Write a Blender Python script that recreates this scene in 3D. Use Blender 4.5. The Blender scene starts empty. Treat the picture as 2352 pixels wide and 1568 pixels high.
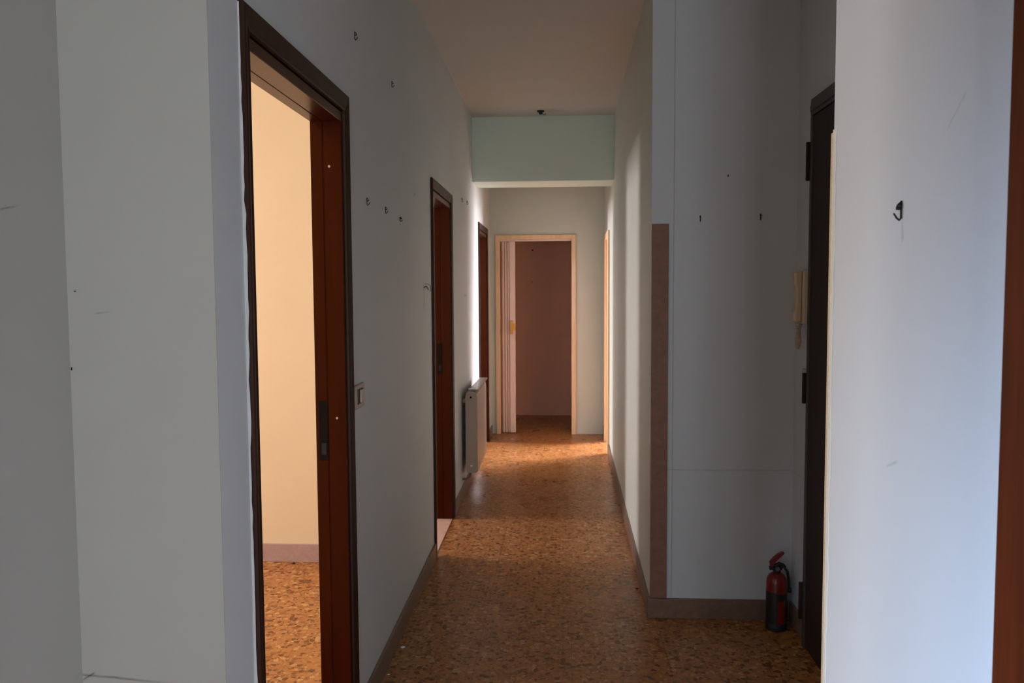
import bpy, bmesh, math, random
from mathutils import Vector, Matrix
R = math.radians
sc = bpy.context.scene
col = sc.collection
random.seed(7)

# ---------------------------------------------------------------- camera
cd = bpy.data.cameras.new('camera')
cam = bpy.data.objects.new('camera', cd); col.objects.link(cam)
cd.sensor_width = 22.3
cd.lens = 22.3 * 1891.0 / 2352.0
cd.clip_start = 0.05
right = Vector((0.99816996, 0.06021164, -0.00559423))
up = Vector((0.0017276, 0.06407881, 0.99794335))
back = right.cross(up).normalized()
up = back.cross(right).normalized()
m3 = Matrix((right, up, back)).transposed()
cam.matrix_world = Matrix.Translation((0, 0, 1.55)) @ m3.to_4x4()
cd.dof.use_dof = True
cd.dof.focus_distance = 2.2
cd.dof.aperture_fstop = 5.6
sc.camera = cam

# ---------------------------------------------------------------- world, light, exposure
w = bpy.data.worlds.new('world'); sc.world = w; w.use_nodes = True
bg = w.node_tree.nodes['Background']
bg.inputs[0].default_value = (0.60, 0.78, 1.0, 1)
bg.inputs[1].default_value = 0.6
vs = sc.view_settings
vs.view_transform = 'Standard'; vs.look = 'None'; vs.gamma = 1.0; vs.use_curve_mapping = False
vs.exposure = 0.0


def area(name, loc, size, power, color, direction, spread=180):
    """daylight entering at one window opening"""
    l = bpy.data.lights.new(name, 'AREA'); l.shape = 'RECTANGLE'
    l.size, l.size_y = size
    l.energy = power; l.color = color; l.spread = R(spread)
    o = bpy.data.objects.new(name, l); col.objects.link(o)
    o.location = loc
    o.rotation_euler = Vector(direction).to_track_quat('-Z', 'Z').to_euler()
    return o


COOL = (0.74, 0.84, 1.0)
WARM = (1.0, 0.88, 0.76)
NEUT = (1.0, 0.92, 0.97)
area('daylight_camera_room', (-1.030, -0.15, 0.56), (1.78, 0.90), 104, (0.62, 0.78, 1.0), (1, 0, -0.40), 130)
area('daylight_behind', (0.15, -2.86, 1.5), (0.8, 1.6), 58, (0.84, 0.91, 1.0), (0, 1, 0))
area('daylight_room_one', (-4.86, 3.65, 1.5), (1.3, 1.6), 185, WARM, (1, 0, 0))
area('daylight_room_two', (-4.86, 5.25, 1.35), (0.9, 2.0), 375, NEUT, (1, 0, 0))
area('daylight_room_three', (-4.86, 8.65, 1.35), (0.9, 2.0), 780, NEUT, (1, -0.1, 0))
area('daylight_room_four', (3.06, 9.5, 1.05), (1.3, 1.9), 550, NEUT, (-1, -0.35, -0.55), 120)


# ---------------------------------------------------------------- materials
def mat(name, rough=0.5, spec=0.5, metal=0.0, coat=0.0):
    m = bpy.data.materials.new(name); m.use_nodes = True
    nt = m.node_tree; b = nt.nodes['Principled BSDF']
    b.inputs['Roughness'].default_value = rough
    b.inputs['Metallic'].default_value = metal
    b.inputs['Specular IOR Level'].default_value = spec
    b.inputs['Coat Weight'].default_value = coat
    return m, nt, b


def nd(nt, t, **k):
    n = nt.nodes.new(t)
    for a, v in k.items():
        setattr(n, a, v)
    return n


def noise(nt, vec, scale, detail=4, rough=0.55, stretch=None):
    if stretch:
        mp = nd(nt, 'ShaderNodeMapping'); mp.inputs['Scale'].default_value = stretch
        nt.links.new(vec, mp.inputs['Vector']); vec = mp.outputs[0]
    n = nd(nt, 'ShaderNodeTexNoise'); n.inputs['Scale'].default_value = scale
    n.inputs['Detail'].default_value = detail; n.inputs['Roughness'].default_value = rough
    nt.links.new(vec, n.inputs['Vector'])
    return n.outputs['Fac']


def ramp(nt, fac, stops, interp='LINEAR'):
    r = nd(nt, 'ShaderNodeValToRGB'); cr = r.color_ramp; cr.interpolation = interp
    while len(cr.elements) < len(stops):
        cr.elements.new(0.5)
    for e, (p, c) in zip(cr.elements, stops):
        e.position = p; e.color = (*c, 1) if len(c) == 3 else c
    nt.links.new(fac, r.inputs[0])
    return r.outputs[0]


def mixc(nt, fac, a, b, mode='MIX'):
    n = nd(nt, 'ShaderNodeMix', data_type='RGBA', blend_type=mode)
    for s, v in ((0, fac), (6, a), (7, b)):
        if hasattr(v, 'links') or hasattr(v, 'is_linked'):
            nt.links.new(v, n.inputs[s])
        else:
            n.inputs[s].default_value = v if not isinstance(v, tuple) else (*v, 1)
    return n.outputs[2]


def math_(nt, op, a, b=None, clamp=False):
    n = nd(nt, 'ShaderNodeMath', operation=op, use_clamp=clamp)
    for i, v in enumerate((a, b)):
        if v is None:
            continue
        if isinstance(v, (int, float)):
            n.inputs[i].default_value = v
        else:
            nt.links.new(v, n.inputs[i])
    return n.outputs[0]


def bump(nt, b, h, strength=0.2, dist=0.002):
    n = nd(nt, 'ShaderNodeBump'); n.inputs['Strength'].default_value = strength
    n.inputs['Distance'].default_value = dist
    nt.links.new(h, n.inputs['Height']); nt.links.new(n.outputs[0], b.inputs['Normal'])


def scuff_mask(nt, pos, c, d, n_axis, length, width, seed):
    """soft wobbly line of dirt: c centre, d unit direction, n_axis unit across"""
    s = nd(nt, 'ShaderNodeVectorMath', operation='SUBTRACT'); nt.links.new(pos, s.inputs[0]); s.inputs[1].default_value = c

    def dot(v):
        q = nd(nt, 'ShaderNodeVectorMath', operation='DOT_PRODUCT')
        nt.links.new(s.outputs[0], q.inputs[0]); q.inputs[1].default_value = v
        return q.outputs['Value']
    t = dot(d); e = dot(n_axis)
    wob = math_(nt, 'MULTIPLY', math_(nt, 'SUBTRACT', noise(nt, pos, 9 + seed), 0.5), width * 3)
    e = math_(nt, 'ABSOLUTE', math_(nt, 'ADD', e, wob))
    a = math_(nt, 'SUBTRACT', 1.0, math_(nt, 'DIVIDE', e, width), True)
    b = math_(nt, 'SUBTRACT', 1.0, math_(nt, 'DIVIDE', math_(nt, 'ABSOLUTE', t), length), True)
    b = math_(nt, 'MULTIPLY', b, 2.0, True)
    k = noise(nt, pos, 35 + seed)
    k = math_(nt, 'MULTIPLY', k, 1.6, True)
    return math_(nt, 'MULTIPLY', math_(nt, 'MULTIPLY', a, b), k)


def paint(name, c, scuffs=(), rough=0.55, vary=0.05):
    m, nt, b = mat(name, rough, 0.35)
    geo = nd(nt, 'ShaderNodeNewGeometry'); pos = geo.outputs['Position']
    f = noise(nt, pos, 2.2, 5, 0.6)
    c2 = tuple(x * (1 - vary * 1.6) for x in c)
    base = mixc(nt, f, c, c2)
    sp = ramp(nt, noise(nt, pos, 26, 6, 0.7), [(0.0, (0, 0, 0)), (0.72, (0, 0, 0)), (0.80, (1, 1, 1))])
    base = mixc(nt, math_(nt, 'MULTIPLY', sp, 0.10), base, tuple(x * 0.6 for x in c))
    for i, (cc, d, n_axis, ln, wd, st, dark) in enumerate(scuffs):
        k = scuff_mask(nt, pos, cc, d, n_axis, ln, wd, i * 3.1)
        base = mixc(nt, math_(nt, 'MULTIPLY', k, st), base, dark)
    nt.links.new(base, b.inputs['Base Color'])
    bump(nt, b, noise(nt, pos, 160, 3), 0.10, 0.0015)
    return m


DK = (0.10, 0.085, 0.07)
XA, YA, ZA = (1, 0, 0), (0, 1, 0), (0, 0, 1)
GREEN = (0.61, 0.65, 0.58)
NEARG = (0.62, 0.60, 0.50)
M = {}
M['green'] = paint('mint_white_paint', GREEN)
M['green_left_lit'] = paint('mint_white_left_wall_lit', (0.70, 0.74, 0.74), [  # same mint paint, lightened and cooled: daylight put into the wall colour
    ((-0.74, 4.35, 1.50), ZA, YA, 0.09, 0.02, 0.5, (0.30, 0.22, 0.18)),
    ((-0.73, 4.10, 2.02), (0, 0.95, 0.3), (0, -0.3, 0.95), 0.05, 0.006, 0.5, DK),
    ((-0.73, 4.294, 0.69), ZA, YA, 0.012, 0.008, 0.9, DK),
    ((-0.74, 6.72, 2.60), ZA, YA, 0.10, 0.018, 0.7, DK),
    ((-0.74, 6.75, 2.40), ZA, YA, 0.05, 0.018, 0.8, DK),
    ((-0.74, 6.35, 1.50), YA, ZA, 0.12, 0.012, 0.5, DK),
])
M['green_return_shaded'] = paint('mint_white_return_shaded', (0.46, 0.455, 0.40), [  # same paint darkened: the dimmer light on this wall is in the colour
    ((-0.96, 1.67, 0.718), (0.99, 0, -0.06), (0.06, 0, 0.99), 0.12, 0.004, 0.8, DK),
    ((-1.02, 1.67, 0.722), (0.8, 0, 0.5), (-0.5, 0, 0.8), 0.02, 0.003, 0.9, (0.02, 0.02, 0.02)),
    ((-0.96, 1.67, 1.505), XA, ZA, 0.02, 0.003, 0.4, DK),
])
M['green_near_shaded'] = paint('mint_white_near_left_shaded', (0.47, 0.465, 0.42), [  # mint paint again, weak light on the left edge painted in as darker tone
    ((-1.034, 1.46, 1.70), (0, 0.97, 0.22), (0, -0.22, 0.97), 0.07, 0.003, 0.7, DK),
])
M['green_niche_cool_lit'] = paint('mint_white_niche_cool_lit', (0.57, 0.62, 0.66), [  # mint paint shifted cooler; the tone of the light is mixed into it
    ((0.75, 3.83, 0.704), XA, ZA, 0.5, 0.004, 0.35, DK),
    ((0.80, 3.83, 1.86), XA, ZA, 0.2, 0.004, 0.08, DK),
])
M['pilaster_cool_lit'] = paint('wall_white_cool_daylight_tint', (0.57, 0.64, 0.72), [  # same wall paint tinted blue: cool window light painted into the colour
    ((0.56, 1.40, 1.64), ZA, YA, 0.02, 0.006, 0.35, DK),
    ((0.56, 1.42, 1.25), (0, 0.9, -0.4), (0, 0.4, 0.9), 0.03, 0.004, 0.3, DK),
    ((0.56, 1.22, 1.80), (0, 0.8, -0.6), (0, 0.6, 0.8), 0.04, 0.003, 0.3, DK),
])
M['ceiling'] = paint('white_ceiling_paint', (0.70, 0.65, 0.58), [
    ((-0.10, 6.74, 2.98), XA, YA, 0.14, 0.07, 0.35, (0.25, 0.17, 0.08)),
], rough=0.8)
M['beam'] = paint('mint_beam_paint', (0.76, 0.86, 0.74))
M['cream_room'] = paint('cream_room_paint', (0.78, 0.65, 0.48), rough=0.7)
M['white_room'] = paint('white_room_paint', (0.74, 0.72, 0.70), rough=0.7)
M['closet'] = paint('dusky_closet_paint', (0.85, 0.50, 0.35), rough=0.8)


def wood(name, c1, c2, rough=0.28, scale=14, coat=0.3, worn=0.0, spec=0.5, tint=(1, 1, 1, 1)):
    m, nt, b = mat(name, rough, spec, coat=coat)
    pos = nd(nt, 'ShaderNodeNewGeometry').outputs['Position']
    f = noise(nt, pos, scale, 6, 0.65, (3.0, 3.0, 0.22))
    base = ramp(nt, f, [(0.3, c1), (0.7, c2)])
    b.inputs['Specular Tint'].default_value = tint
    if worn:
        s = ramp(nt, noise(nt, pos, 60, 3, 0.6, (1.2, 1.2, 0.10)), [(0, (0, 0, 0)), (0.74, (0, 0, 0)), (0.80, (1, 1, 1))])
        base = mixc(nt, math_(nt, 'MULTIPLY', s, worn), base, (0.45, 0.25, 0.12))
    nt.links.new(base, b.inputs['Base Color'])
    bump(nt, b, f, 0.12, 0.001)
    return m


M['wood'] = wood('red_brown_varnished_wood', (0.016, 0.002, 0.0008), (0.036, 0.0045, 0.0013), rough=0.3, coat=0.0, worn=0.06, spec=0.5, tint=(1.0, 0.35, 0.15, 1))
M['casing'] = wood('dark_brown_casing_wood', (0.020, 0.008, 0.006), (0.040, 0.016, 0.011), rough=0.45, coat=0.0, spec=0.3, tint=(1.0, 0.7, 0.5, 1))
M['door_dark'] = wood('near_black_brown_door', (0.020, 0.010, 0.008), (0.030, 0.016, 0.012), rough=0.6, coat=0.0, spec=0.25)
M['frame_dark'] = wood('dark_grey_brown_frame', (0.030, 0.026, 0.020), (0.050, 0.042, 0.032), rough=0.5, coat=0.0)
M['right_wood'] = wood('orange_brown_veneer', (0.050, 0.009, 0.002), (0.105, 0.020, 0.005), rough=0.55, scale=10, coat=0.0, spec=0.15)
M['cream_wood'] = wood('cream_painted_frame', (0.74, 0.52, 0.30), (0.84, 0.62, 0.38), rough=0.45, coat=0.1)
M['orange_wood'] = wood('honey_door_frame', (0.72, 0.40, 0.15), (0.84, 0.52, 0.24), rough=0.4, coat=0.1)


def plain(name, c, rough=0.5, metal=0.0, vary=0.08, scale=40):
    m, nt, b = mat(name, rough, 0.5, metal)
    pos = nd(nt, 'ShaderNodeNewGeometry').outputs['Position']
    nt.links.new(mixc(nt, noise(nt, pos, scale, 3), c, tuple(x * (1 - vary * 2) for x in c)), b.inputs['Base Color'])
    return m


M['black_metal'] = plain('black_iron', (0.012, 0.010, 0.010), 0.5, 0.3)
M['dark_metal'] = plain('tarnished_plate', (0.012, 0.009, 0.006), 0.6, 0.0, 0.3)
M['dark_metal'].node_tree.nodes['Principled BSDF'].inputs['Specular IOR Level'].default_value = 0.12
M['steel'] = plain('grey_steel', (0.35, 0.34, 0.33), 0.35, 0.9)
M['brass'] = plain('screw_steel', (0.6, 0.55, 0.5), 0.25, 1.0)
M['ivory'] = plain('yellowed_ivory_plastic', (0.60, 0.50, 0.36), 0.4, 0, 0.05)
M['switch'] = plain('greyed_white_plastic', (0.42, 0.37, 0.30), 0.4, 0, 0.05)
M['switch_dark'] = plain('dark_switch_gap', (0.06, 0.05, 0.04), 0.6)
M['radiator'] = plain('off_white_enamel', (0.46, 0.34, 0.26), 0.35, 0, 0.03)
M['white_tag'] = plain('white_plastic', (0.85, 0.83, 0.80), 0.4)
M['accordion'] = plain('pinkish_white_pvc', (0.88, 0.68, 0.58), 0.45, 0, 0.03)
M['handle_yellow'] = plain('amber_plastic', (0.75, 0.40, 0.06), 0.35, 0, 0.05)
M['red'] = plain('red_enamel', (0.17, 0.007, 0.006), 0.3, 0, 0.05)
M['red_lever'] = plain('dull_red_plastic', (0.20, 0.020, 0.020), 0.45, 0, 0.05)
M['label_black'] = plain('black_label', (0.007, 0.007, 0.008), 0.5)
M['black_rubber'] = plain('black_rubber', (0.010, 0.010, 0.010), 0.6)
M['crumb_white'] = plain('plaster_crumb', (0.7, 0.7, 0.7), 0.8)
M['crumb_dark'] = plain('dark_crumb', (0.03, 0.025, 0.02), 0.8)
M['window_frame'] = plain('white_window_frame', (0.75, 0.74, 0.72), 0.4)
M['caulk'] = plain('overpainted_edge', (0.66, 0.68, 0.66), 0.6)


def stone(name, c1, c2, rough=0.35):
    m, nt, b = mat(name, rough, 0.5)
    pos = nd(nt, 'ShaderNodeNewGeometry').outputs['Position']
    base = ramp(nt, noise(nt, pos, 22, 8, 0.7), [(0.3, c1), (0.7, c2)])
    fine = ramp(nt, noise(nt, pos, 300, 2, 0.5), [(0.35, (0.8, 0.8, 0.8)), (0.65, (1.1, 1.1, 1.1))])
    nt.links.new(mixc(nt, 1.0, base, fine, 'MULTIPLY'), b.inputs['Base Color'])
    return m


M['skirt'] = stone('brown_marble_skirting', (0.15, 0.095, 0.065), (0.22, 0.145, 0.10))
M['skirt_mauve'] = stone('mauve_marble_skirting', (0.40, 0.28, 0.29), (0.48, 0.34, 0.34))
M['strip'] = stone('rust_brown_strip', (0.20, 0.10, 0.065), (0.27, 0.14, 0.09), 0.6)
M['beige_strip'] = stone('beige_edge_strip', (0.50, 0.40, 0.25), (0.60, 0.48, 0.31), 0.5)
M['threshold'] = stone('pink_marble', (0.62, 0.40, 0.30), (0.74, 0.50, 0.38), 0.3)

# terrazzo floor: irregular chips in an ochre binder, joints every 40 cm
m, nt, b = mat('ochre_terrazzo', 0.30, 0.3)
pos = nd(nt, 'ShaderNodeNewGeometry').outputs['Position']
wv = nd(nt, 'ShaderNodeTexNoise'); wv.inputs['Scale'].default_value = 38; wv.inputs['Detail'].default_value = 1
nt.links.new(pos, wv.inputs['Vector'])
sub = nd(nt, 'ShaderNodeVectorMath', operation='SUBTRACT'); nt.links.new(wv.outputs['Color'], sub.inputs[0]); sub.inputs[1].default_value = (0.5, 0.5, 0.5)
scl = nd(nt, 'ShaderNodeVectorMath', operation='SCALE'); nt.links.new(sub.outputs[0], scl.inputs[0]); scl.inputs['Scale'].default_value = 0.013
add = nd(nt, 'ShaderNodeVectorMath', operation='ADD'); nt.links.new(pos, add.inputs[0]); nt.links.new(scl.outputs[0], add.inputs[1])
wp = add.outputs[0]


def vor(scale, feature='F1'):
    v = nd(nt, 'ShaderNodeTexVoronoi', feature=feature); v.inputs['Scale'].default_value = scale
    nt.links.new(wp, v.inputs['Vector'])
    return v


v1 = vor(46); v2 = vor(95); v3 = vor(21)
sep1 = nd(nt, 'ShaderNodeSeparateColor'); nt.links.new(v1.outputs['Color'], sep1.inputs[0])
sep2 = nd(nt, 'ShaderNodeSeparateColor'); nt.links.new(v2.outputs['Color'], sep2.inputs[0])
sep3 = nd(nt, 'ShaderNodeSeparateColor'); nt.links.new(v3.outputs['Color'], sep3.inputs[0])
binder = ramp(nt, noise(nt, pos, 5, 4), [(0.3, (0.40, 0.20, 0.08)), (0.7, (0.50, 0.26, 0.11))])
chips = ramp(nt, sep1.outputs[0], [(0.0, (0.16, 0.07, 0.028)), (0.15, (0.34, 0.16, 0.06)), (0.34, (0.50, 0.25, 0.10)), (0.62, (0.56, 0.30, 0.135)), (0.90, (0.66, 0.47, 0.27))], 'CONSTANT')
small = ramp(nt, sep2.outputs[1], [(0.0, (0.11, 0.05, 0.02)), (0.14, (0.42, 0.21, 0.09)), (0.55, (0.54, 0.29, 0.13)), (0.93, (0.70, 0.54, 0.36))], 'CONSTANT')
big = ramp(nt, sep3.outputs[2], [(0.0, (0.30, 0.15, 0.055)), (0.5, (0.58, 0.36, 0.17))], 'CONSTANT')
d1 = math_(nt, 'LESS_THAN', v1.outputs['Distance'], 0.60)
d2 = math_(nt, 'LESS_THAN', v2.outputs['Distance'], 0.58)
d3 = math_(nt, 'MULTIPLY', math_(nt, 'LESS_THAN', v3.outputs['Distance'], 0.36), math_(nt, 'LESS_THAN', sep3.outputs[0], 0.16))
c = mixc(nt, math_(nt, 'MULTIPLY', d2, 0.85), binder, small)
c = mixc(nt, math_(nt, 'MULTIPLY', d1, 0.85), c, chips)
sxyz = nd(nt, 'ShaderNodeSeparateXYZ'); nt.links.new(pos, sxyz.inputs[0])


def joint(o, off):
    f = math_(nt, 'FRACT', math_(nt, 'DIVIDE', math_(nt, 'ADD', o, 8.0 - off), 0.4))
    return math_(nt, 'LESS_THAN', f, 0.0055)


jm = math_(nt, 'MAXIMUM', joint(sxyz.outputs[0], -0.362), joint(sxyz.outputs[1], 4.80))
c = mixc(nt, math_(nt, 'MULTIPLY', jm, 0.6), c, (0.10, 0.06, 0.03))
c = mixc(nt, 1.0, c, (0.78, 0.63, 0.46), 'MULTIPLY')
nt.links.new(c, b.inputs['Base Color'])
rg = ramp(nt, noise(nt, pos, 3, 5), [(0.3, (0.24, 0.24, 0.24)), (0.7, (0.40, 0.40, 0.40))])
nt.links.new(rg, b.inputs['Roughness'])
M['terrazzo'] = m

# ---------------------------------------------------------------- mesh builder
SL, SR = -0.0055, 0.0078


def LW(u, v, z):      # left corridor wall: u along it, v out into the corridor
    return Vector((-0.7218 + SL * (u - 2.5) + v, u, z))


def RW(u, v, z):      # right corridor wall
    return Vector((0.412 + SR * (u - 3.83) - v, u, z))


def EW(u, v, z):      # wall of the entry door
    return Vector((1.065 - v, u, z))


def NW(u, v, z):      # niche back wall, u is X
    return Vector((u, 3.83 - v, z))


def FW(u, v, z):      # far wall
    return Vector((u, 8.74 - v, z))


def PW(u, v, z):      # near right wall
    return Vector((0.56 - v, u, z))


def W(x, y, z):
    return Vector((x, y, z))


class MB:
    def __init__(s):
        s.bm = bmesh.new()

    def quadring(s, rings, closed=True, caps=True, smooth=False):
        vr = [[s.bm.verts.new(p) for p in r] for r in rings]
        for a, b_ in zip(vr, vr[1:]):
            n = len(a)
            for i in range(n if closed else n - 1):
                j = (i + 1) % n
                f = s.bm.faces.new((a[i], a[j], b_[j], b_[i])); f.smooth = smooth
        if caps and closed:
            s.bm.faces.new(vr[0][::-1]); s.bm.faces.new(vr[-1])
        return s

    def box(s, f, u0, u1, v0, v1, z0, z1, bev=0.0):
        vs_ = [s.bm.verts.new(f(u, v, z)) for z in (z0, z1) for u, v in ((u0, v0), (u1, v0), (u1, v1), (u0, v1))]
        fs = [s.bm.faces.new([vs_[i] for i in q]) for q in ((3, 2, 1, 0), (4, 5, 6, 7), (0, 1, 5, 4), (1, 2, 6, 5), (2, 3, 7, 6), (3, 0, 4, 7))]
        if bev:
            es = list({e for q in fs for e in q.edges})
            bmesh.ops.bevel(s.bm, geom=es, offset=bev, segments=2, profile=0.5, affect='EDGES')
        return s

    def tube(s, pts, r, n=8, caps=True, radii=None):
        pts = [Vector(p) for p in pts]; rings = []; ref = None
        for i, p in enumerate(pts):
            t = (pts[min(i + 1, len(pts) - 1)] - pts[max(i - 1, 0)]).normalized()
            if ref is None:
                ref = t.orthogonal().normalized()
            ref = (ref - t * ref.dot(t)).normalized()
            b2 = t.cross(ref)
            rr = radii[i] if radii else r
            rings.append([p + (ref * math.cos(a) + b2 * math.sin(a)) * rr for a in [2 * math.pi * k / n for k in range(n)]])
        return s.quadring(rings, smooth=True, caps=caps)

    def lathe(s, prof, c, n=28, axis='Z'):
        c = Vector(c); rings = []
        for r, h in prof:
            ring = []
            for k in range(n):
                a = 2 * math.pi * k / n
                x, y = r * math.cos(a), r * math.sin(a)
                ring.append(c + (Vector((x, y, h)) if axis == 'Z' else Vector((h, x, y)) if axis == 'X' else Vector((y, h, x))))
            rings.append(ring)
        return s.quadring(rings, smooth=True)

    def sweep_frame(s, f, u0, u1, zt, prof, z0=0.0):
        """mitred three-sided sweep round an opening; prof = [(a outward, v)]"""
        prof = [p if len(p) == 3 else (p[0], p[0], p[1]) for p in prof]      # (a leg, a head, v)
        rings = [[f(u0 - a, v, z0) for a, h, v in prof], [f(u0 - a, v, zt + h) for a, h, v in prof],
                 [f(u1 + a, v, zt + h) for a, h, v in prof], [f(u1 + a, v, z0) for a, h, v in prof]]
        return s.quadring(rings)

    def build(s, name, m, parent=None, autosmooth=False):
        bmesh.ops.remove_doubles(s.bm, verts=s.bm.verts, dist=1e-6)
        bmesh.ops.recalc_face_normals(s.bm, faces=s.bm.faces)
        me = bpy.data.meshes.new(name); 
        base = Vector((0, 0, 0))
        if parent is None and s.bm.verts:
            xs = [v.co for v in s.bm.verts]
            base = Vector(((min(v.x for v in xs) + max(v.x for v in xs)) / 2, (min(v.y for v in xs) + max(v.y for v in xs)) / 2, min(v.z for v in xs)))
        elif parent is not None:
            p = parent
            while p is not None:
                base = base + p.location; p = p.parent
        for v in s.bm.verts:
            v.co -= base
        s.bm.to_mesh(me); s.bm.free()
        me.materials.append(m)
        o = bpy.data.objects.new(name, me); col.objects.link(o)
        if parent is None:
            o.location = base
        else:
            o.parent = parent
        return o


def tag(o, label=None, cat=None, group=None, kind=None):
    if label: o['label'] = label
    if cat: o['category'] = cat
    if group: o['group'] = group
    if kind: o['kind'] = kind
    return o


def empty(name, loc, label=None, cat=None, group=None, kind=None):
    o = bpy.data.objects.new(name, None); col.objects.link(o); o.location = loc
    o.empty_display_size = 0.05
    return tag(o, label, cat, group, kind)


def struct(name, mb, m, label=None, cat=None):
    o = mb.build(name, m)
    return tag(o, label, cat, kind='structure')


T = 0.100
HC = 2.98
# ---------------------------------------------------------------- floor, ceiling
struct('floor', MB().box(W, -4.95, 3.15, -3.0, 10.55, -0.12, 0.0), M['terrazzo'], 'ochre and brown terrazzo floor running down the corridor and into the rooms', 'floor')
struct('ceiling', MB().box(W, -4.95, 3.15, -3.0, 10.55, HC, HC + 0.12), M['ceiling'], 'plain off white corridor ceiling', 'ceiling')

# ---------------------------------------------------------------- walls


def wall_with(f, u0, u1, v0, v1, ops, zt=HC):
    """ops = [(ua, ub, za, zb)]"""
    mb = MB(); u = u0
    for ua, ub, za, zb in ops:
        if ua > u: mb.box(f, u, ua, v0, v1, 0, zt)
        if za > 0: mb.box(f, ua, ub, v0, v1, 0, za)
        if zb < zt: mb.box(f, ua, ub, v0, v1, zb, zt)
        u = ub
    if u1 > u: mb.box(f, u, u1, v0, v1, 0, zt)
    return mb


D1 = (1.900, 2.700, 2.101); D2 = (4.681, 5.432, 2.081); D3 = (7.461, 8.230, 2.056)
D4 = (7.720, 8.330, 2.030); DF = (-0.655, 0.102, 2.070)
struct('wall_left', wall_with(LW, 1.67, 8.74, -T, 0, [(d[0] - .053, d[1] + .053, 0, d[2] + .079) for d in (D1, D2, D3)]), M['green_left_lit'],
       'long pale mint corridor wall on the left with three doorways', 'wall')
struct('wall_left_return', MB().box(W, -4.8, LW(1.67, -T, 0).x, 1.67, 1.79, 0, HC).box(W, -1.10, LW(1.67, 0, 0).x, 1.6685, 1.67, 0, HC), M['green_return_shaded'], 'short pale return wall facing the camera at the left', 'wall')
struct('wall_left_near', wall_with(lambda u, v, z: W(-1.034 + v, u, z), -2.7, 1.67, -0.12, 0, [(-1.10, 0.80, 0.08, 1.05)]), M['green_near_shaded'],
       'pale grey mint wall at the left edge of the picture', 'wall')
struct('wall_back', wall_with(lambda u, v, z: W(u, -2.7 + v, z), -1.034, 0.66, -0.1, 0, [(-0.25, 0.55, 0.70, 2.30)]), M['green'])
struct('wall_right_near', wall_with(PW, -2.7, 1.755, -0.10, 0, [(0.16, 0.985, 0, 2.10)]), M['pilaster_cool_lit'],
       'pale wall end close to the camera on the right, bluish daylight painted into its colour', 'wall')
struct('wall_hall_side', MB().box(W, 0.66, 1.185, 1.655, 1.755, 0, HC), M['green_niche_cool_lit'])
struct('wall_entry', MB().box(EW, 1.755, 3.83, -0.12, 0, 0, HC), M['green_niche_cool_lit'], 'dim wall holding the dark entry door', 'wall')
struct('wall_niche', MB().box(NW, 0.412 + T, 1.185, -0.12, 0, 0, HC).box(NW, 0.412, 0.413 + T, -0.0015, 0, 0, HC), M['green_niche_cool_lit'], 'grey lavender end wall of the entry niche', 'wall')
struct('wall_right', wall_with(RW, 3.8316, 8.74, -T, 0, [(D4[0] - .02, D4[1] + .02, 0, D4[2] + .02)]), M['green'],
       'pale corridor wall on the right with a band of daylight', 'wall')
struct('wall_far', wall_with(FW, -0.91, 0.60, -0.10, 0, [(DF[0] - .02, DF[1] + .02, 0, DF[2] + .02)]), M['green'],
       'far end wall of the corridor around the folding door', 'wall')
# corridor beam
struct('ceiling_beam', MB().box(W, -0.80, 0.50, 6.95, 7.37, 2.447, HC), M['beam'], 'mint green dropped beam across the corridor ceiling', 'beam')
# closet behind the far wall
struct('wall_closet', MB().box(W, -1.02, 0.70, 10.04, 10.14, 0, HC).box(W, -1.02, -0.92, 8.84, 10.04, 0, HC).box(W, 0.60, 0.70, 8.84, 10.04, 0, HC), M['closet'],
       'dusky brownish wall of the dark room behind the folding door', 'wall')
# room one
X1 = -4.80
struct('wall_room_one', MB().box(W, X1, LW(4.5, -T, 0).x, 4.54, 4.64, 0, HC).box(W, X1, LW(1.79, -T, 0).x, 1.79, 1.81, 0, HC), M['cream_room'],
       'brightly lit cream wall seen through the first doorway on the left', 'wall')


def outer(name, y0, y1, win, m, x0=X1, x1=X1 + .1):
    struct(name, wall_with(lambda u, v, z: W(x0 + v, u, z), y0, y1, 0, x1 - x0, [win]), m)


outer('wall_room_one_outer', 1.67, 4.64, (3.00, 4.30, 0.70, 2.30), M['cream_room'])
outer('wall_room_two_outer', 4.64, 6.70, (4.80, 5.70, 0.35, 2.35), M['white_room'])
outer('wall_room_three_outer', 6.70, 9.40, (8.20, 9.10, 0.35, 2.35), M['white_room'])
struct('wall_room_two', MB().box(W, X1 + .1, LW(6.6, -T, 0).x, 6.60, 6.70, 0, HC), M['white_room'])
struct('wall_room_three', MB().box(W, X1 + .1, -1.02, 9.30, 9.40, 0, HC), M['white_room'])
outer('wall_room_four_outer', 6.70, 10.40, (8.85, 10.15, 0.10, 2.05), M['white_room'], 2.90, 3.00)
struct('wall_room_four', MB().box(W, 0.5715, 2.9, 6.70, 6.80, 0, HC).box(W, 0.70, 2.9, 10.30, 10.40, 0, HC), M['white_room'])

# windows (behind the camera and inside the side rooms)


def window(n, f, u0, u1, z0, z1):
    r = empty('window_%d' % n, f(u0, 0, z0), kind='structure')
    mb = MB(); t = 0.05
    mb.box(f, u0, u0 + t, -.02, .03, z0, z1).box(f, u1 - t, u1, -.02, .03, z0, z1)
    mb.box(f, u0 + t, u1 - t, -.02, .03, z0, z0 + t).box(f, u0 + t, u1 - t, -.02, .03, z1 - t, z1)
    mb.box(f, (u0 + u1) / 2 - .03, (u0 + u1) / 2 + .03, -.02, .03, z0 + t, z1 - t)
    mb.build('window_frame', M['window_frame'], r)


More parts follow.
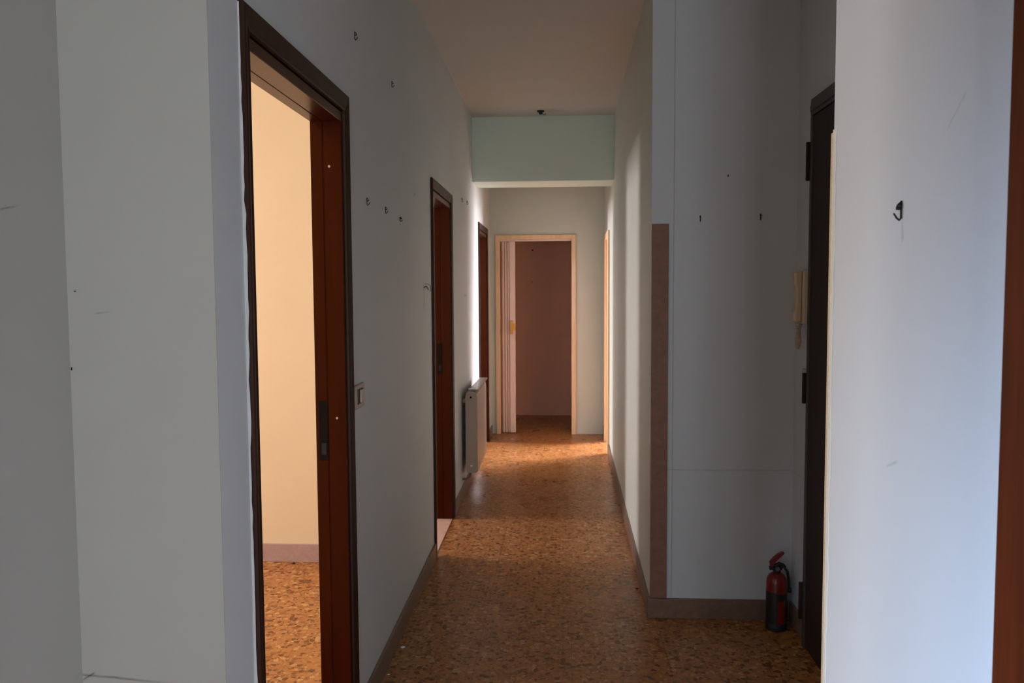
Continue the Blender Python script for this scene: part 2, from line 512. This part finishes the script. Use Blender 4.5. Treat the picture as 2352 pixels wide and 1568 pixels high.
window(1, lambda u, v, z: W(-1.10 + v, u, z), -1.10, 0.80, 0.08, 1.05)
window(2, lambda u, v, z: W(u, -2.76 + v, z), -0.25, 0.55, 0.70, 2.30)
for i, (a, b_, c_, d_) in enumerate([(3.00, 4.30, 0.70, 2.30), (4.80, 5.70, 0.35, 2.35), (8.20, 9.10, 0.35, 2.35)]):
    window(3 + i, lambda u, v, z: W(X1 + .04 + v, u, z), a, b_, c_, d_)
window(6, lambda u, v, z: W(2.96 + v, u, z), 8.85, 10.15, 0.10, 2.05)

# ---------------------------------------------------------------- wooden door linings
CAS = [(.020, .036, .003), (.022, .038, .009), (.028, .043, .011), (.034, .048, .009), (.058, .084, .015), (.065, .091, .014),
       (.068, .094, .009), (.068, .094, .0005), (.020, .036, .0005)]


def back_profile(prof):
    return [(a, h, -T - v) for a, h, v in prof][::-1]


def wooden_door(n, f, d, label, screws=(), strike=None, mats=('casing', 'wood')):
    u0, u1, zt = d
    r = empty('door_%d' % n, f((u0 + u1) / 2, -T / 2, 0), label, 'door frame', kind='structure')
    MB().sweep_frame(f, u0, u1, zt, CAS).build('casing', M[mats[0]], r)
    MB().sweep_frame(f, u0, u1, zt, back_profile(CAS)).build('casing', M[mats[0]], r)
    # stepped lining: recess, rebate, slightly proud body with a fine groove
    lin = [(.052, .078, -.001), (.0205, .0365, -.001), (.0205, .0365, -.016), (.014, .030, -.016), (.014, .030, .001), (.002, .002, .002), (0, 0, 0),
           (0, 0, -.058), (.002, .002, -.060), (.002, .002, -.062), (0, 0, -.064), (0, 0, -T), (.052, .078, -T)]
    MB().sweep_frame(f, u0, u1, zt, lin).build('jamb', M[mats[1]], r)
    for v, z in screws:
        MB().tube([f(u1 + .001, v, z), f(u1 - .003, v, z)], 0.0045, 10).build('screw', M['brass'], r)
    if strike:
        v0, v1, z0, z1, m_ = strike
        s_ = MB().box(f, u1 - .0015, u1 + .001, v0, v1, z0, z1, 0.0004).build('strike_plate', M[m_], r)
        MB().box(f, u1 - .0025, u1 - .0010, v0 + .008, v1 - .006, z0 + .02, z0 + .06).build('latch_hole', M['black_rubber'], s_)
    return r


r1 = wooden_door(1, LW, D1, 'dark red brown wooden doorway lining nearest the camera, opening on the bright cream room',
                 screws=[(-0.040, 1.955), (-0.030, 1.121)], strike=(-0.092, -0.062, 0.976, 1.179, 'dark_metal'))
# sloppy wall paint over the outer edge of the near casing leg
mb = MB(); rnd = random.Random(3); N = 70
ring = []
for k in range(N + 1):
    z = 2.19 * k / N
    e = 0.0060 + 0.0016 * math.sin(z * 5.1) + rnd.uniform(-.0015, .0015)
    if rnd.random() < .06: e = 0.004
    ring.append((z, max(.002, min(.0155, e))))
for (za, ea), (zb, eb) in zip(ring, ring[1:]):
    y = D1[0] - .0687
    vs_ = [mb.bm.verts.new(LW(y, v, z)) for v, z in ((0, za), (ea, za), (eb, zb), (0, zb))] + [mb.bm.verts.new(LW(y + .0004, v, z)) for v, z in ((0, za), (ea, za), (eb, zb), (0, zb))]
    for q in ((0, 1, 2, 3), (7, 6, 5, 4), (0, 4, 5, 1), (1, 5, 6, 2), (2, 6, 7, 3)):
        mb.bm.faces.new([vs_[i] for i in q])
mb.build('paint_edge', M['caulk'], r1)
wooden_door(2, LW, D2, 'dark red brown wooden doorway lining halfway down the left wall, before the radiator', strike=(-0.090, -0.060, 0.985, 1.19, 'dark_metal'))
wooden_door(3, LW, D3, 'dark red brown wooden doorway lining on the left beyond the radiator')
# cream framed doorway on the right near the end
r4 = empty('door_4', RW(8.0, -.06, 0), 'narrow honey and cream doorway frame at the far end of the right wall', 'door frame', kind='structure')
CR = [(0.0, 0.003), (0.0, 0.018), (0.006, 0.022), (0.050, 0.022), (0.056, 0.018), (0.056, 0.0005), (0.0, 0.0005)]
MB().sweep_frame(RW, D4[0], D4[1], D4[2], CR).build('casing', M['cream_wood'], r4)
MB().sweep_frame(RW, D4[0], D4[1], D4[2], [(0.018, -.001), (-.004, -.001), (-.004, -T), (0.018, -T)]).build('jamb', M['orange_wood'], r4)
# marble thresholds
for nm, d, lb in (('threshold', D1, 'pink marble threshold in the first doorway on the left'), ('threshold', D2, 'pink marble threshold under the second doorway, glowing beside the corridor floor'),
                  ('threshold', D3, 'pink marble threshold in the doorway beyond the radiator')):
    o = MB().box(LW, d[0] + .001, d[1] - .001, -T, -0.002, 0.0, 0.004).build(nm, M['threshold']); tag(o, lb, 'threshold', 'marble thresholds')

# near right door (only its casing edge is in view)
r5 = empty('door_5', PW(0.57, -.05, 0), 'orange brown wooden door casing along the right edge of the picture', 'door', kind='structure')
MB().sweep_frame(PW, 0.18, 0.965, 2.08, [(0.0, 0.003), (0.004, 0.012), (0.012, 0.016), (0.080, 0.018), (0.087, 0.015), (0.088, 0.0005), (0.0, 0.0005)]).build('casing', M['right_wood'], r5)
MB().sweep_frame(PW, 0.18, 0.965, 2.08, [(0.018, -.001), (0.0, -.001), (0.0, -.10), (0.018, -.10)]).build('jamb', M['right_wood'], r5)
lf = MB().box(PW, 0.185, 0.960, -.045, -.012, 0.008, 2.075, 0.002).build('door_leaf', M['right_wood'], r5)
MB().box(PW, 0.215, 0.255, -.012, -.008, 0.93, 1.15, 0.001).tube([PW(.235, -.01, 1.06), PW(.235, .04, 1.06), PW(.26, .05, 1.06), PW(.34, .05, 1.058)], .008).build('door_handle', M['brass'], lf)

# ---------------------------------------------------------------- entry door
en = empty('entry_door', EW(3.10, .02, 0), 'dark brown, almost black armoured entry door in the niche behind the near right wall', 'door')
U0, U1, ZT = 2.62, 3.550, 2.255
MB().box(EW, U0 - .05, U1, 0.001, 0.030, ZT + .004, 2.328, 0.003).box(EW, U0 - .05, U1 - .012, 0.030, 0.036, ZT + .020, 2.300, 0.002).build('door_header', M['frame_dark'], en)
MB().box(EW, U1 - .028, U1, 0.001, 0.030, 0, ZT + .002, 0.003).box(EW, U0 - .05, U0 - .002, 0.001, 0.030, 0, ZT + .002, 0.003).build('door_frame', M['frame_dark'], en)
pan = MB().box(EW, U0, U1 - .032, 0.001, 0.026, 0.006, ZT, 0.003).build('door_panel', M['door_dark'], en)
for z0, z1 in ((1.995, 2.155), (1.055, 1.185), (0.115, 0.275)):
    mb = MB(); mb.box(EW, U1 - .002, U1 + .022, 0.001, 0.030, z0, z1, 0.003)
    mb.tube([EW(U1 + .010, .034, z0), EW(U1 + .010, .034, z1)], .009, 10)
    mb.build('hinge', M['door_dark'], en)
mb = MB(); mb.tube([EW(3.135, .026, 1.195), EW(3.135, .030, 1.195)], .022, 20)
mb.tube([EW(3.135, .030, 1.195), EW(3.135, .050, 1.195), EW(3.135, .056, 1.195)], .0, 16, radii=[.010, .012, .018])
mb.tube([EW(3.135, .056, 1.195), EW(3.135, .066, 1.195)], .018, 16)
mb.build('door_knob', M['steel'], en)

# ---------------------------------------------------------------- folding door at the far end
fd = empty('folding_door', FW(-0.28, 0, 0), 'pinkish white accordion folding door pushed open to the left of its cream frame', 'folding door')
FP = [(0.0, 0.002), (0.0, 0.016), (0.006, 0.020), (0.042, 0.020), (0.048, 0.016), (0.048, 0.0005), (0.0, 0.0005)]
MB().sweep_frame(FW, DF[0], DF[1], DF[2], FP).build('door_frame', M['cream_wood'], fd)
MB().sweep_frame(FW, DF[0], DF[1], DF[2], [(0.018, -.001), (0.0, -.001), (0.0, -.10), (0.018, -.10)]).build('jamb', M['accordion'], fd)
MB().box(FW, DF[0] + .002, DF[1] - .002, -.062, -.030, DF[2] - .018, DF[2] - .001).build('track', M['accordion'], fd)
# pleats: zigzag of narrow slats
us = [-0.648, -0.640, -0.612, -0.604, -0.576, -0.568, -0.540]
pts = []
u = -0.640
for k in range(4):
    pts += [(u, -0.046), (u + .014, -0.024), (u + .024, -0.024)]
    u += 0.027
mb = MB()
th = .0035
ring0 = [(p[0], p[1] + th) for p in pts] + [(p[0] + .002, p[1] - th) for p in pts[::-1]]
mb.quadring([[FW(a, v, z) for a, v in ring0] for z in (0.012, 2.048)])
mb.build('pleated_curtain', M['accordion'], fd)
lead = MB().box(FW, -0.556, -0.494, -.040, -.014, 0.010, 2.050, 0.004).build('lead_panel', M['accordion'], fd)
mb = MB(); mb.box(FW, -0.549, -0.518, -.014, .010, 1.068, 1.212, .005)
mb.box(FW, -0.518, -0.492, -.040, -.004, 1.108, 1.180, .003)
mb.build('handle', M['handle_yellow'], lead)

# ---------------------------------------------------------------- skirting and strips


def skirt(name, f, u0, u1, m='skirt', h=0.094, lab=None):
    o = MB().box(f, u0, u1, 0.0005, 0.013, 0.0, h, 0.002).build(name, M[m])
    tag(o, lab, 'skirting' if lab else None, kind='structure')
    return o


skirt('baseboard_left', LW, D1[1] + .070, D2[0] - .070, lab='brown marble skirting between the first two left doorways')
skirt('baseboard_left_middle', LW, D2[1] + .070, D3[0] - .070, lab='brown marble skirting under the radiator')
skirt('baseboard_left_far', LW, D3[1] + .070, 8.725)
skirt('baseboard_left_start', LW, 1.684, D1[0] - .071)
skirt('baseboard_right', RW, 3.832, D4[0] - .058, lab='brown marble skirting along the right corridor wall')
skirt('baseboard_right_far', RW, D4[1] + .058, 8.725)
skirt('baseboard_niche', NW, 0.400, 1.050, lab='brown marble skirting of the entry niche')
skirt('baseboard_entry', EW, 3.575, 3.815)
skirt('baseboard_near', PW, 1.056, 1.750)
skirt('baseboard_room_one', lambda u, v, z: W(u, 4.54 - v, z), X1 + .12, LW(4.5, -T, 0).x - .02, 'skirt_mauve', 0.105, 'mauve marble skirting in the bright room')
o = MB().box(NW, 0.4115, 0.489, 0.0005, 0.010, 0.096, 1.842, 0.0015).build('trim_1', M['strip'])
tag(o, 'rust brown vertical corner strip on the niche wall edge', 'corner strip', kind='structure')
o = MB().box(W, 0.5580, 0.658, 1.7555, 1.7695, 0.0, 1.868, 0.002).build('trim_2', M['beige_strip'])
tag(o, 'thin beige strip on the end of the near right wall', 'corner strip', kind='structure')
mb = MB(); rnd = random.Random(5); prev = None
for k in range(61):
    z = 1.872 * k / 60; wd = 0.016 + rnd.uniform(-.0035, .0035)
    row = [mb.bm.verts.new(PW(1.7548, .0004, z)), mb.bm.verts.new(PW(1.7548, .0022, z)), mb.bm.verts.new(PW(1.7548 - wd, .0020, z)), mb.bm.verts.new(PW(1.7548 - wd - .002, .0004, z))]
    if prev:
        for i in range(4):
            mb.bm.faces.new((prev[i], prev[(i + 1) % 4], row[(i + 1) % 4], row[i]))
    prev = row
o = mb.build('trim_3', M['caulk']); tag(o, 'ragged white filler edge along the near right wall corner', 'filler', kind='structure')

# ---------------------------------------------------------------- radiator
ra = empty('radiator', LW(6.40, .065, 0.19), 'off white panel radiator on the left wall between the second and third doorways', 'radiator')
zb, zt = 0.190, 0.800
RU0, RU1 = 6.000, 6.760
v0, v1 = 0.030, 0.118
n = 9; pitch = (RU1 - RU0) / n
for k in range(n):
    a = RU0 + k * pitch
    mb = MB()
    # end profile of one cast section, extruded along the wall
    prof = [(v0, zb + .03), (v0 + .006, zb), (v1 - .012, zb), (v1, zb + .012), (v1, zt - .055), (v1 - .004, zt - .020), (v1 - .022, zt - .004), (v0 + .030, zt), (v0 + .008, zt - .012), (v0, zt - .04)]
    mb.quadring([[LW(uu, v, z) for v, z in prof] for uu in (a + .0008, a + pitch - .0008)])
    mb.build('section', M['radiator'], ra)
tp = MB().box(LW, RU0 + .01, RU1 + .06, v0 + .028, v1 + .006, zt + .001, zt + .012, .003).build('top_cover', M['radiator'], ra)
MB().box(LW, RU0 - .006, RU0 + .055, v0 + .022, v0 + .072, zt + .0125, zt + .017, .001).build('tag', M['white_tag'], tp)
for z, m_ in ((zt - .045, 'dark_metal'), (zb + .055, 'white_tag')):
    MB().tube([LW(RU0 + .001, .072, z), LW(RU0 - .010, .072, z)], .019, 20).build('end_plug', M['radiator'], ra)
    MB().tube([LW(RU0 - .010, .072, z), LW(RU0 - .014, .072, z)], .008, 12).build('air_vent', M[m_], ra)
MB().tube([LW(RU0 + .02, .060, zb + .004), LW(RU0 + .02, .055, zb - .035), LW(RU0 + .02, .030, zb - .05), LW(RU0 + .02, .002, zb - .05)], .009, 10).build('pipe', M['strip'], ra)
for uu in (RU0 + .10, RU1 - .10):
    MB().box(LW, uu - .01, uu + .01, 0.001, v0 + .006, zt - .10, zt - .07).build('bracket', M['radiator'], ra)

# ---------------------------------------------------------------- light switches
sw = empty('light_switch', LW(2.875, 0, 1.129), 'yellowed light switch plate on the wall right of the first doorway', 'light switch')
MB().box(LW, 2.790, 2.935, 0.0005, 0.008, 1.131, 1.215, .003).build('plate', M['switch'], sw)
MB().box(LW, 2.832, 2.908, 0.008, 0.0092, 1.146, 1.200, .0004).build('bezel', M['switch_dark'], sw)
MB().box(LW, 2.862, 2.898, 0.0092, 0.015, 1.150, 1.196, .002).build('rocker', M['ivory'], sw)
s2 = empty('light_switch', EW(3.63, 0, 1.11), 'small dim light switch beside the entry door, below the intercom', 'light switch')
MB().box(EW, 3.595, 3.675, 0.0005, 0.011, 1.105, 1.195, .003).build('plate', M['switch'], s2)
MB().box(EW, 3.620, 3.650, 0.011, 0.016, 1.125, 1.175, .002).build('rocker', M['ivory'], s2)

# ---------------------------------------------------------------- intercom
ic = empty('intercom', EW(3.66, 0, 1.39), 'yellowed ivory wall intercom with handset and curly cord beside the entry door', 'intercom')
MB().box(EW, 3.610, 3.712, 0.0005, 0.030, 1.393, 1.622, .006).build('base', M['ivory'], ic)
mb = MB()
hp = []
for z, ww, dd in ((1.400, .020, .022), (1.404, .024, .030), (1.440, .024, .034), (1.462, .018, .022), (1.540, .017, .020), (1.565, .022, .030), (1.610, .024, .032), (1.618, .020, .024)):
    uc = 3.648
    hp.append([EW(uc + ww * sx, .032 + dd * (0.5 + 0.5 * sy), z) for sx, sy in ((-1, -.9), (-.8, -1), (.8, -1), (1, -.9), (1, .4), (.6, 1), (-.6, 1), (-1, .4))])
mb.quadring(hp, smooth=False)
hs = mb.build('handset', M['ivory'], ic)
mb = MB(); pts = []
path = [Vector((3.652, .045, 1.398)), Vector((3.640, .043, 1.365)), Vector((3.655, .040, 1.335)), Vector((3.640, .040, 1.318)), Vector((3.628, .042, 1.340)), Vector((3.640, .040, 1.360)),
        Vector((3.655, .042, 1.325)), Vector((3.645, .044, 1.300)), Vector((3.625, .044, 1.290)), Vector((3.615, .040, 1.312)), Vector((3.632, .036, 1.330)), Vector((3.66, .030, 1.365)), Vector((3.665, .020, 1.395))]
S = []
for i in range(len(path) - 1):
    p0 = path[max(i - 1, 0)]; p1 = path[i]; p2 = path[i + 1]; p3 = path[min(i + 2, len(path) - 1)]
    for k in range(8):
        t = k / 8
        S.append(0.5 * ((2 * p1) + (p2 - p0) * t + (2 * p0 - 5 * p1 + 4 * p2 - p3) * t * t + (3 * p1 - p0 - 3 * p2 + p3) * t ** 3))
for i, p in enumerate(S[:-1]):
    t = (S[i + 1] - p).normalized(); a1 = t.orthogonal().normalized(); a1 = (Vector((0.1, 1, 0.05)) - t * t.dot(Vector((0.1, 1, 0.05)))).normalized(); a2 = t.cross(a1)
    for k in range(4):
        q = p.lerp(S[i + 1], k / 4); an = (i * 4 + k) * 2 * math.pi / 6
        g = q + a1 * math.cos(an) * .0062 + a2 * math.sin(an) * .0062
        pts.append(EW(*g))
mb.tube(pts, .0019, 5).build('cord', M['ivory'], ic)

# ---------------------------------------------------------------- fire extinguisher
EX = Vector((0.972, 3.728, 0))
fe = empty('fire_extinguisher', EX, 'small red and black fire extinguisher standing on the floor in the dark niche corner', 'fire extinguisher')
body = MB().lathe([(0.001, 0.0), (0.040, 0.0), (0.044, 0.004), (0.0455, 0.015), (0.0455, 0.215), (0.043, 0.232), (0.035, 0.248), (0.022, 0.258), (0.016, 0.262), (0.001, 0.262)], EX, 36).build('body', M['red'], fe)
MB().lathe([(0.0462, 0.0), (0.0475, 0.002), (0.0475, 0.030), (0.0462, 0.032)], EX, 36).build('base_ring', M['black_rubber'], fe)


def wrap(a0, a1, z0, z1, name, m_):
    mb = MB(); rings = []
    for k in range(17):
        a = R(a0 + (a1 - a0) * k / 16)
        rings.append([EX + Vector((rr * math.cos(a), rr * math.sin(a), z)) for rr, z in ((.0457, z0), (.0462, z0), (.0462, z1), (.0457, z1))])
    mb.quadring(rings).build(name, M[m_], body)


wrap(155, 262, 0.033, 0.178, 'label', 'label_black')
wrap(262, 350, 0.140, 0.172, 'label', 'label_black')
wrap(-48, 60, 0.033, 0.140, 'label', 'label_black')
hd = MB().lathe([(0.014, 0.258), (0.017, 0.262), (0.017, 0.276), (0.012, 0.280), (0.012, 0.292), (0.004, 0.294)], EX, 20)
hd.box(W, EX.x - .034, EX.x + .022, EX.y - .010, EX.y + .010, .272, .288, .003).build('valve', M['black_rubber'], fe)
# squeeze lever and carrying grip
mb = MB(); rings = []
for x, z, wd, h in ((-.026, .288, .010, .010), (-.026, .300, .011, .013), (-.012, .318, .011, .013), (.006, .336, .010, .012), (.024, .350, .009, .009), (.030, .353, .006, .005)):
    rings.append([EX + Vector((x + dx * h * .7, sy * wd, z + dz * h * .7)) for dx, dz, sy in ((-.7, .7, -1), (-.7, .7, 1), (.7, -.7, 1), (.7, -.7, -1))])
mb.quadring(rings).build('lever', M['red_lever'], fe)
mb = MB(); mb.tube([EX + Vector(p) for p in ((-.012, 0, .290), (.010, 0, .300), (.028, 0, .294), (.040, 0, .284))], .006, 8, radii=[.008, .009, .007, .004]).build('grip', M['black_rubber'], fe)
MB().tube([EX + Vector(p) for p in ((.012, 0, .284), (.028, -.010, .288), (.043, -.012, .270), (.050, -.010, .235), (.053, -.008, .205), (.055, -.008, .185))], .006, 10).build('hose', M['black_rubber'], fe)
MB().tube([EX + Vector((.055, -.008, .190)), EX + Vector((.057, -.008, .172))], .009, 10, radii=[.008, .010]).build('nozzle', M['black_rubber'], fe)
MB().tube([EX + Vector((0, -.010, .280)), EX + Vector((0, -.018, .280))], .010, 14).build('gauge', M['steel'], fe)

# ---------------------------------------------------------------- hooks and nails


def hook_at(name, f, u, z, s, label, m_='black_metal', grp='wall hooks', lean=0.0, long=1.0, blunt=False):
    """picture hook in side view: nail through a bent strip, open hook at the foot"""
    r = empty(name, f(u, 0, z), label, 'wall hook', grp)

    def q(v, dz, du=0):
        return f(u + du + lean * dz, v * s + .001, z + dz * s * long)
    w_ = .0016 * s
    mb = MB()
    strip = [(0.0002, .014), (0.0004, .006), (0.0004, -.012), (0.003, -.0155), (0.007, -.012), (0.0115, -.005)]
    mb.tube([q(v, dz) for v, dz in strip], w_, 6, radii=[w_ * .9, w_ * 1.1, w_, w_, w_, w_ * .8])
    mb.build('hook', M[m_], r)
    mb = MB()
    mb.tube([q(0, .013), q(.0055, .008), q(.0075, .003)], w_ * .8, 6)
    mb.tube([q(0, .001), q(.008, .002)], w_ * 1.1, 6)
    if blunt:
        mb.tube([q(.001, .009), q(.0045, .004)], w_ * 2.2, 6)
    mb.build('nail', M[m_], r)
    return r


hook_at('wall_hook', LW, 2.909, 2.438, 1.0, 'black picture hook high on the left wall, upper of the pair nearest the first doorway')
hook_at('wall_hook', LW, 3.558, 2.429, 0.95, 'black picture hook high on the left wall, right and further from the first doorway', long=.95)
hook_at('wall_hook', LW, 3.055, 1.878, 0.95, 'black picture hook at eye height, first of three beside the first doorway')
hook_at('wall_hook', LW, 3.388, 1.878, 0.95, 'thin dark picture hook at eye height, middle one of three on the left wall')
hook_at('wall_hook', LW, 3.698, 1.866, 1.15, 'short black picture hook at eye height, third of three and darkest', long=.62, blunt=True)
hook_at('wall_hook', LW, 6.142, 2.211, 1.1, 'tiny dark hook on the left wall just past the second doorway, further left of two')
hook_at('wall_hook', LW, 6.488, 2.227, 1.1, 'tiny dark hook on the left wall shortly before the beam, nearer the beam of two')
hook_at('wall_hook', PW, 1.404, 1.676, 1.08, 'black picture hook on the pale wall close to the camera at right', blunt=True)
hook_at('wall_hook', NW, 0.631, 1.866, 1.0, 'small black hook on the niche wall, left of the pair', blunt=True)
hook_at('wall_hook', NW, 0.902, 1.871, 1.0, 'small black hook on the niche wall, right of the pair', blunt=True)
bh = empty('bent_nail', LW(4.38, 0, 1.56), 'twisted reddish bent nail and wire left of the second doorway', 'nail')
MB().tube([LW(4.345, .001, 1.560), LW(4.36, .012, 1.566), LW(4.39, .016, 1.555), LW(4.42, .012, 1.548)], .0028, 6).build('nail', M['strip'], bh)
MB().tube([LW(4.37, .002, 1.578), LW(4.38, .010, 1.580), LW(4.41, .022, 1.572), LW(4.42, .026, 1.552), LW(4.41, .024, 1.540)], .0012, 5).build('wire', M['dark_metal'], bh)


def nail(f, u, z, label, pts_, r_=.0016):
    o = MB().tube([f(u + a, v, z + c_) for a, v, c_ in pts_], r_, 6).build('nail', M['black_metal'])
    return tag(o, label, 'nail', 'loose nails in the walls')


RT = lambda u, v, z: W(u, 1.67 - v, z)
nail(RT, -1.016, 1.550, 'short black nail sticking sideways from the left return wall, upper of two', [(-.003, .0002, 0), (.0, .006, 0), (.0035, .009, -.0005)], .0012)
nail(RT, -1.030, 1.387, 'tiny bent black nail in the left wall corner, lower of two', [(-.002, .0002, -.002), (.0, .004, -.002), (.0015, .006, .003)], .0012)
nail(NW, 0.754, 2.055, 'small dark nail high on the niche wall above the hooks', [(0, .0002, -.003), (0, .008, .004)], .0025)
CL = lambda u, v, z: W(u, 10.04 - v, z)
nail(CL, -0.354, 2.013, 'dark nail high on the wall of the dark far room', [(-.004, .0002, 0), (.004, .012, .004)], .009)
nail(CL, -0.361, 1.628, 'faint dark nail lower on the wall of the dark far room', [(-.003, .0002, 0), (.002, .012, .004)], .006)

# ceiling lamp socket left without a lamp
cl = empty('ceiling_socket', (-0.167, 6.74, 2.945), 'small black bare lamp socket stub on the corridor ceiling before the beam', 'ceiling socket')
MB().lathe([(0.006, -.030), (0.014, -.028), (0.016, -.012), (0.028, -.010), (0.030, -.001), (0.001, -.0006)], (-0.167, 6.74, 2.98), 18).build('stub', M['black_rubber'], cl)
MB().tube([(-0.155, 6.735, 2.955), (-0.135, 6.73, 2.945), (-0.125, 6.735, 2.955)], .003, 6).build('wire', M['black_rubber'], cl)

# crumbs on the floor


def crumb(x, y, s, m_, label):
    mb = MB(); rr = random.Random(int(x * 1000) + int(y * 77))
    mb.lathe([(s * .5, 0.0005), (s, s * .25), (s * .7, s * .7), (s * .1, s * .85)], (x, y, 0), 8)
    for v in mb.bm.verts:
        v.co.x = x + (v.co.x - x) * rr.uniform(.6, 1.5); v.co.y = y + (v.co.y - y) * rr.uniform(.5, 1.1)
    tag(mb.build('debris_crumb', M[m_]), label, 'debris', 'crumbs on the floor')


crumb(-0.690, 3.44, .010, 'crumb_white', 'white plaster crumb on the floor against the left skirting')
crumb(-0.700, 3.19, .006, 'crumb_white', 'tiny white crumb by the skirting at the bottom of the picture')
crumb(0.385, 4.19, .008, 'crumb_dark', 'dark crumb on the floor near the right skirting')
crumb(-1.523, 4.50, .010, 'crumb_dark', 'dark crumb on the floor of the bright room by its skirting')
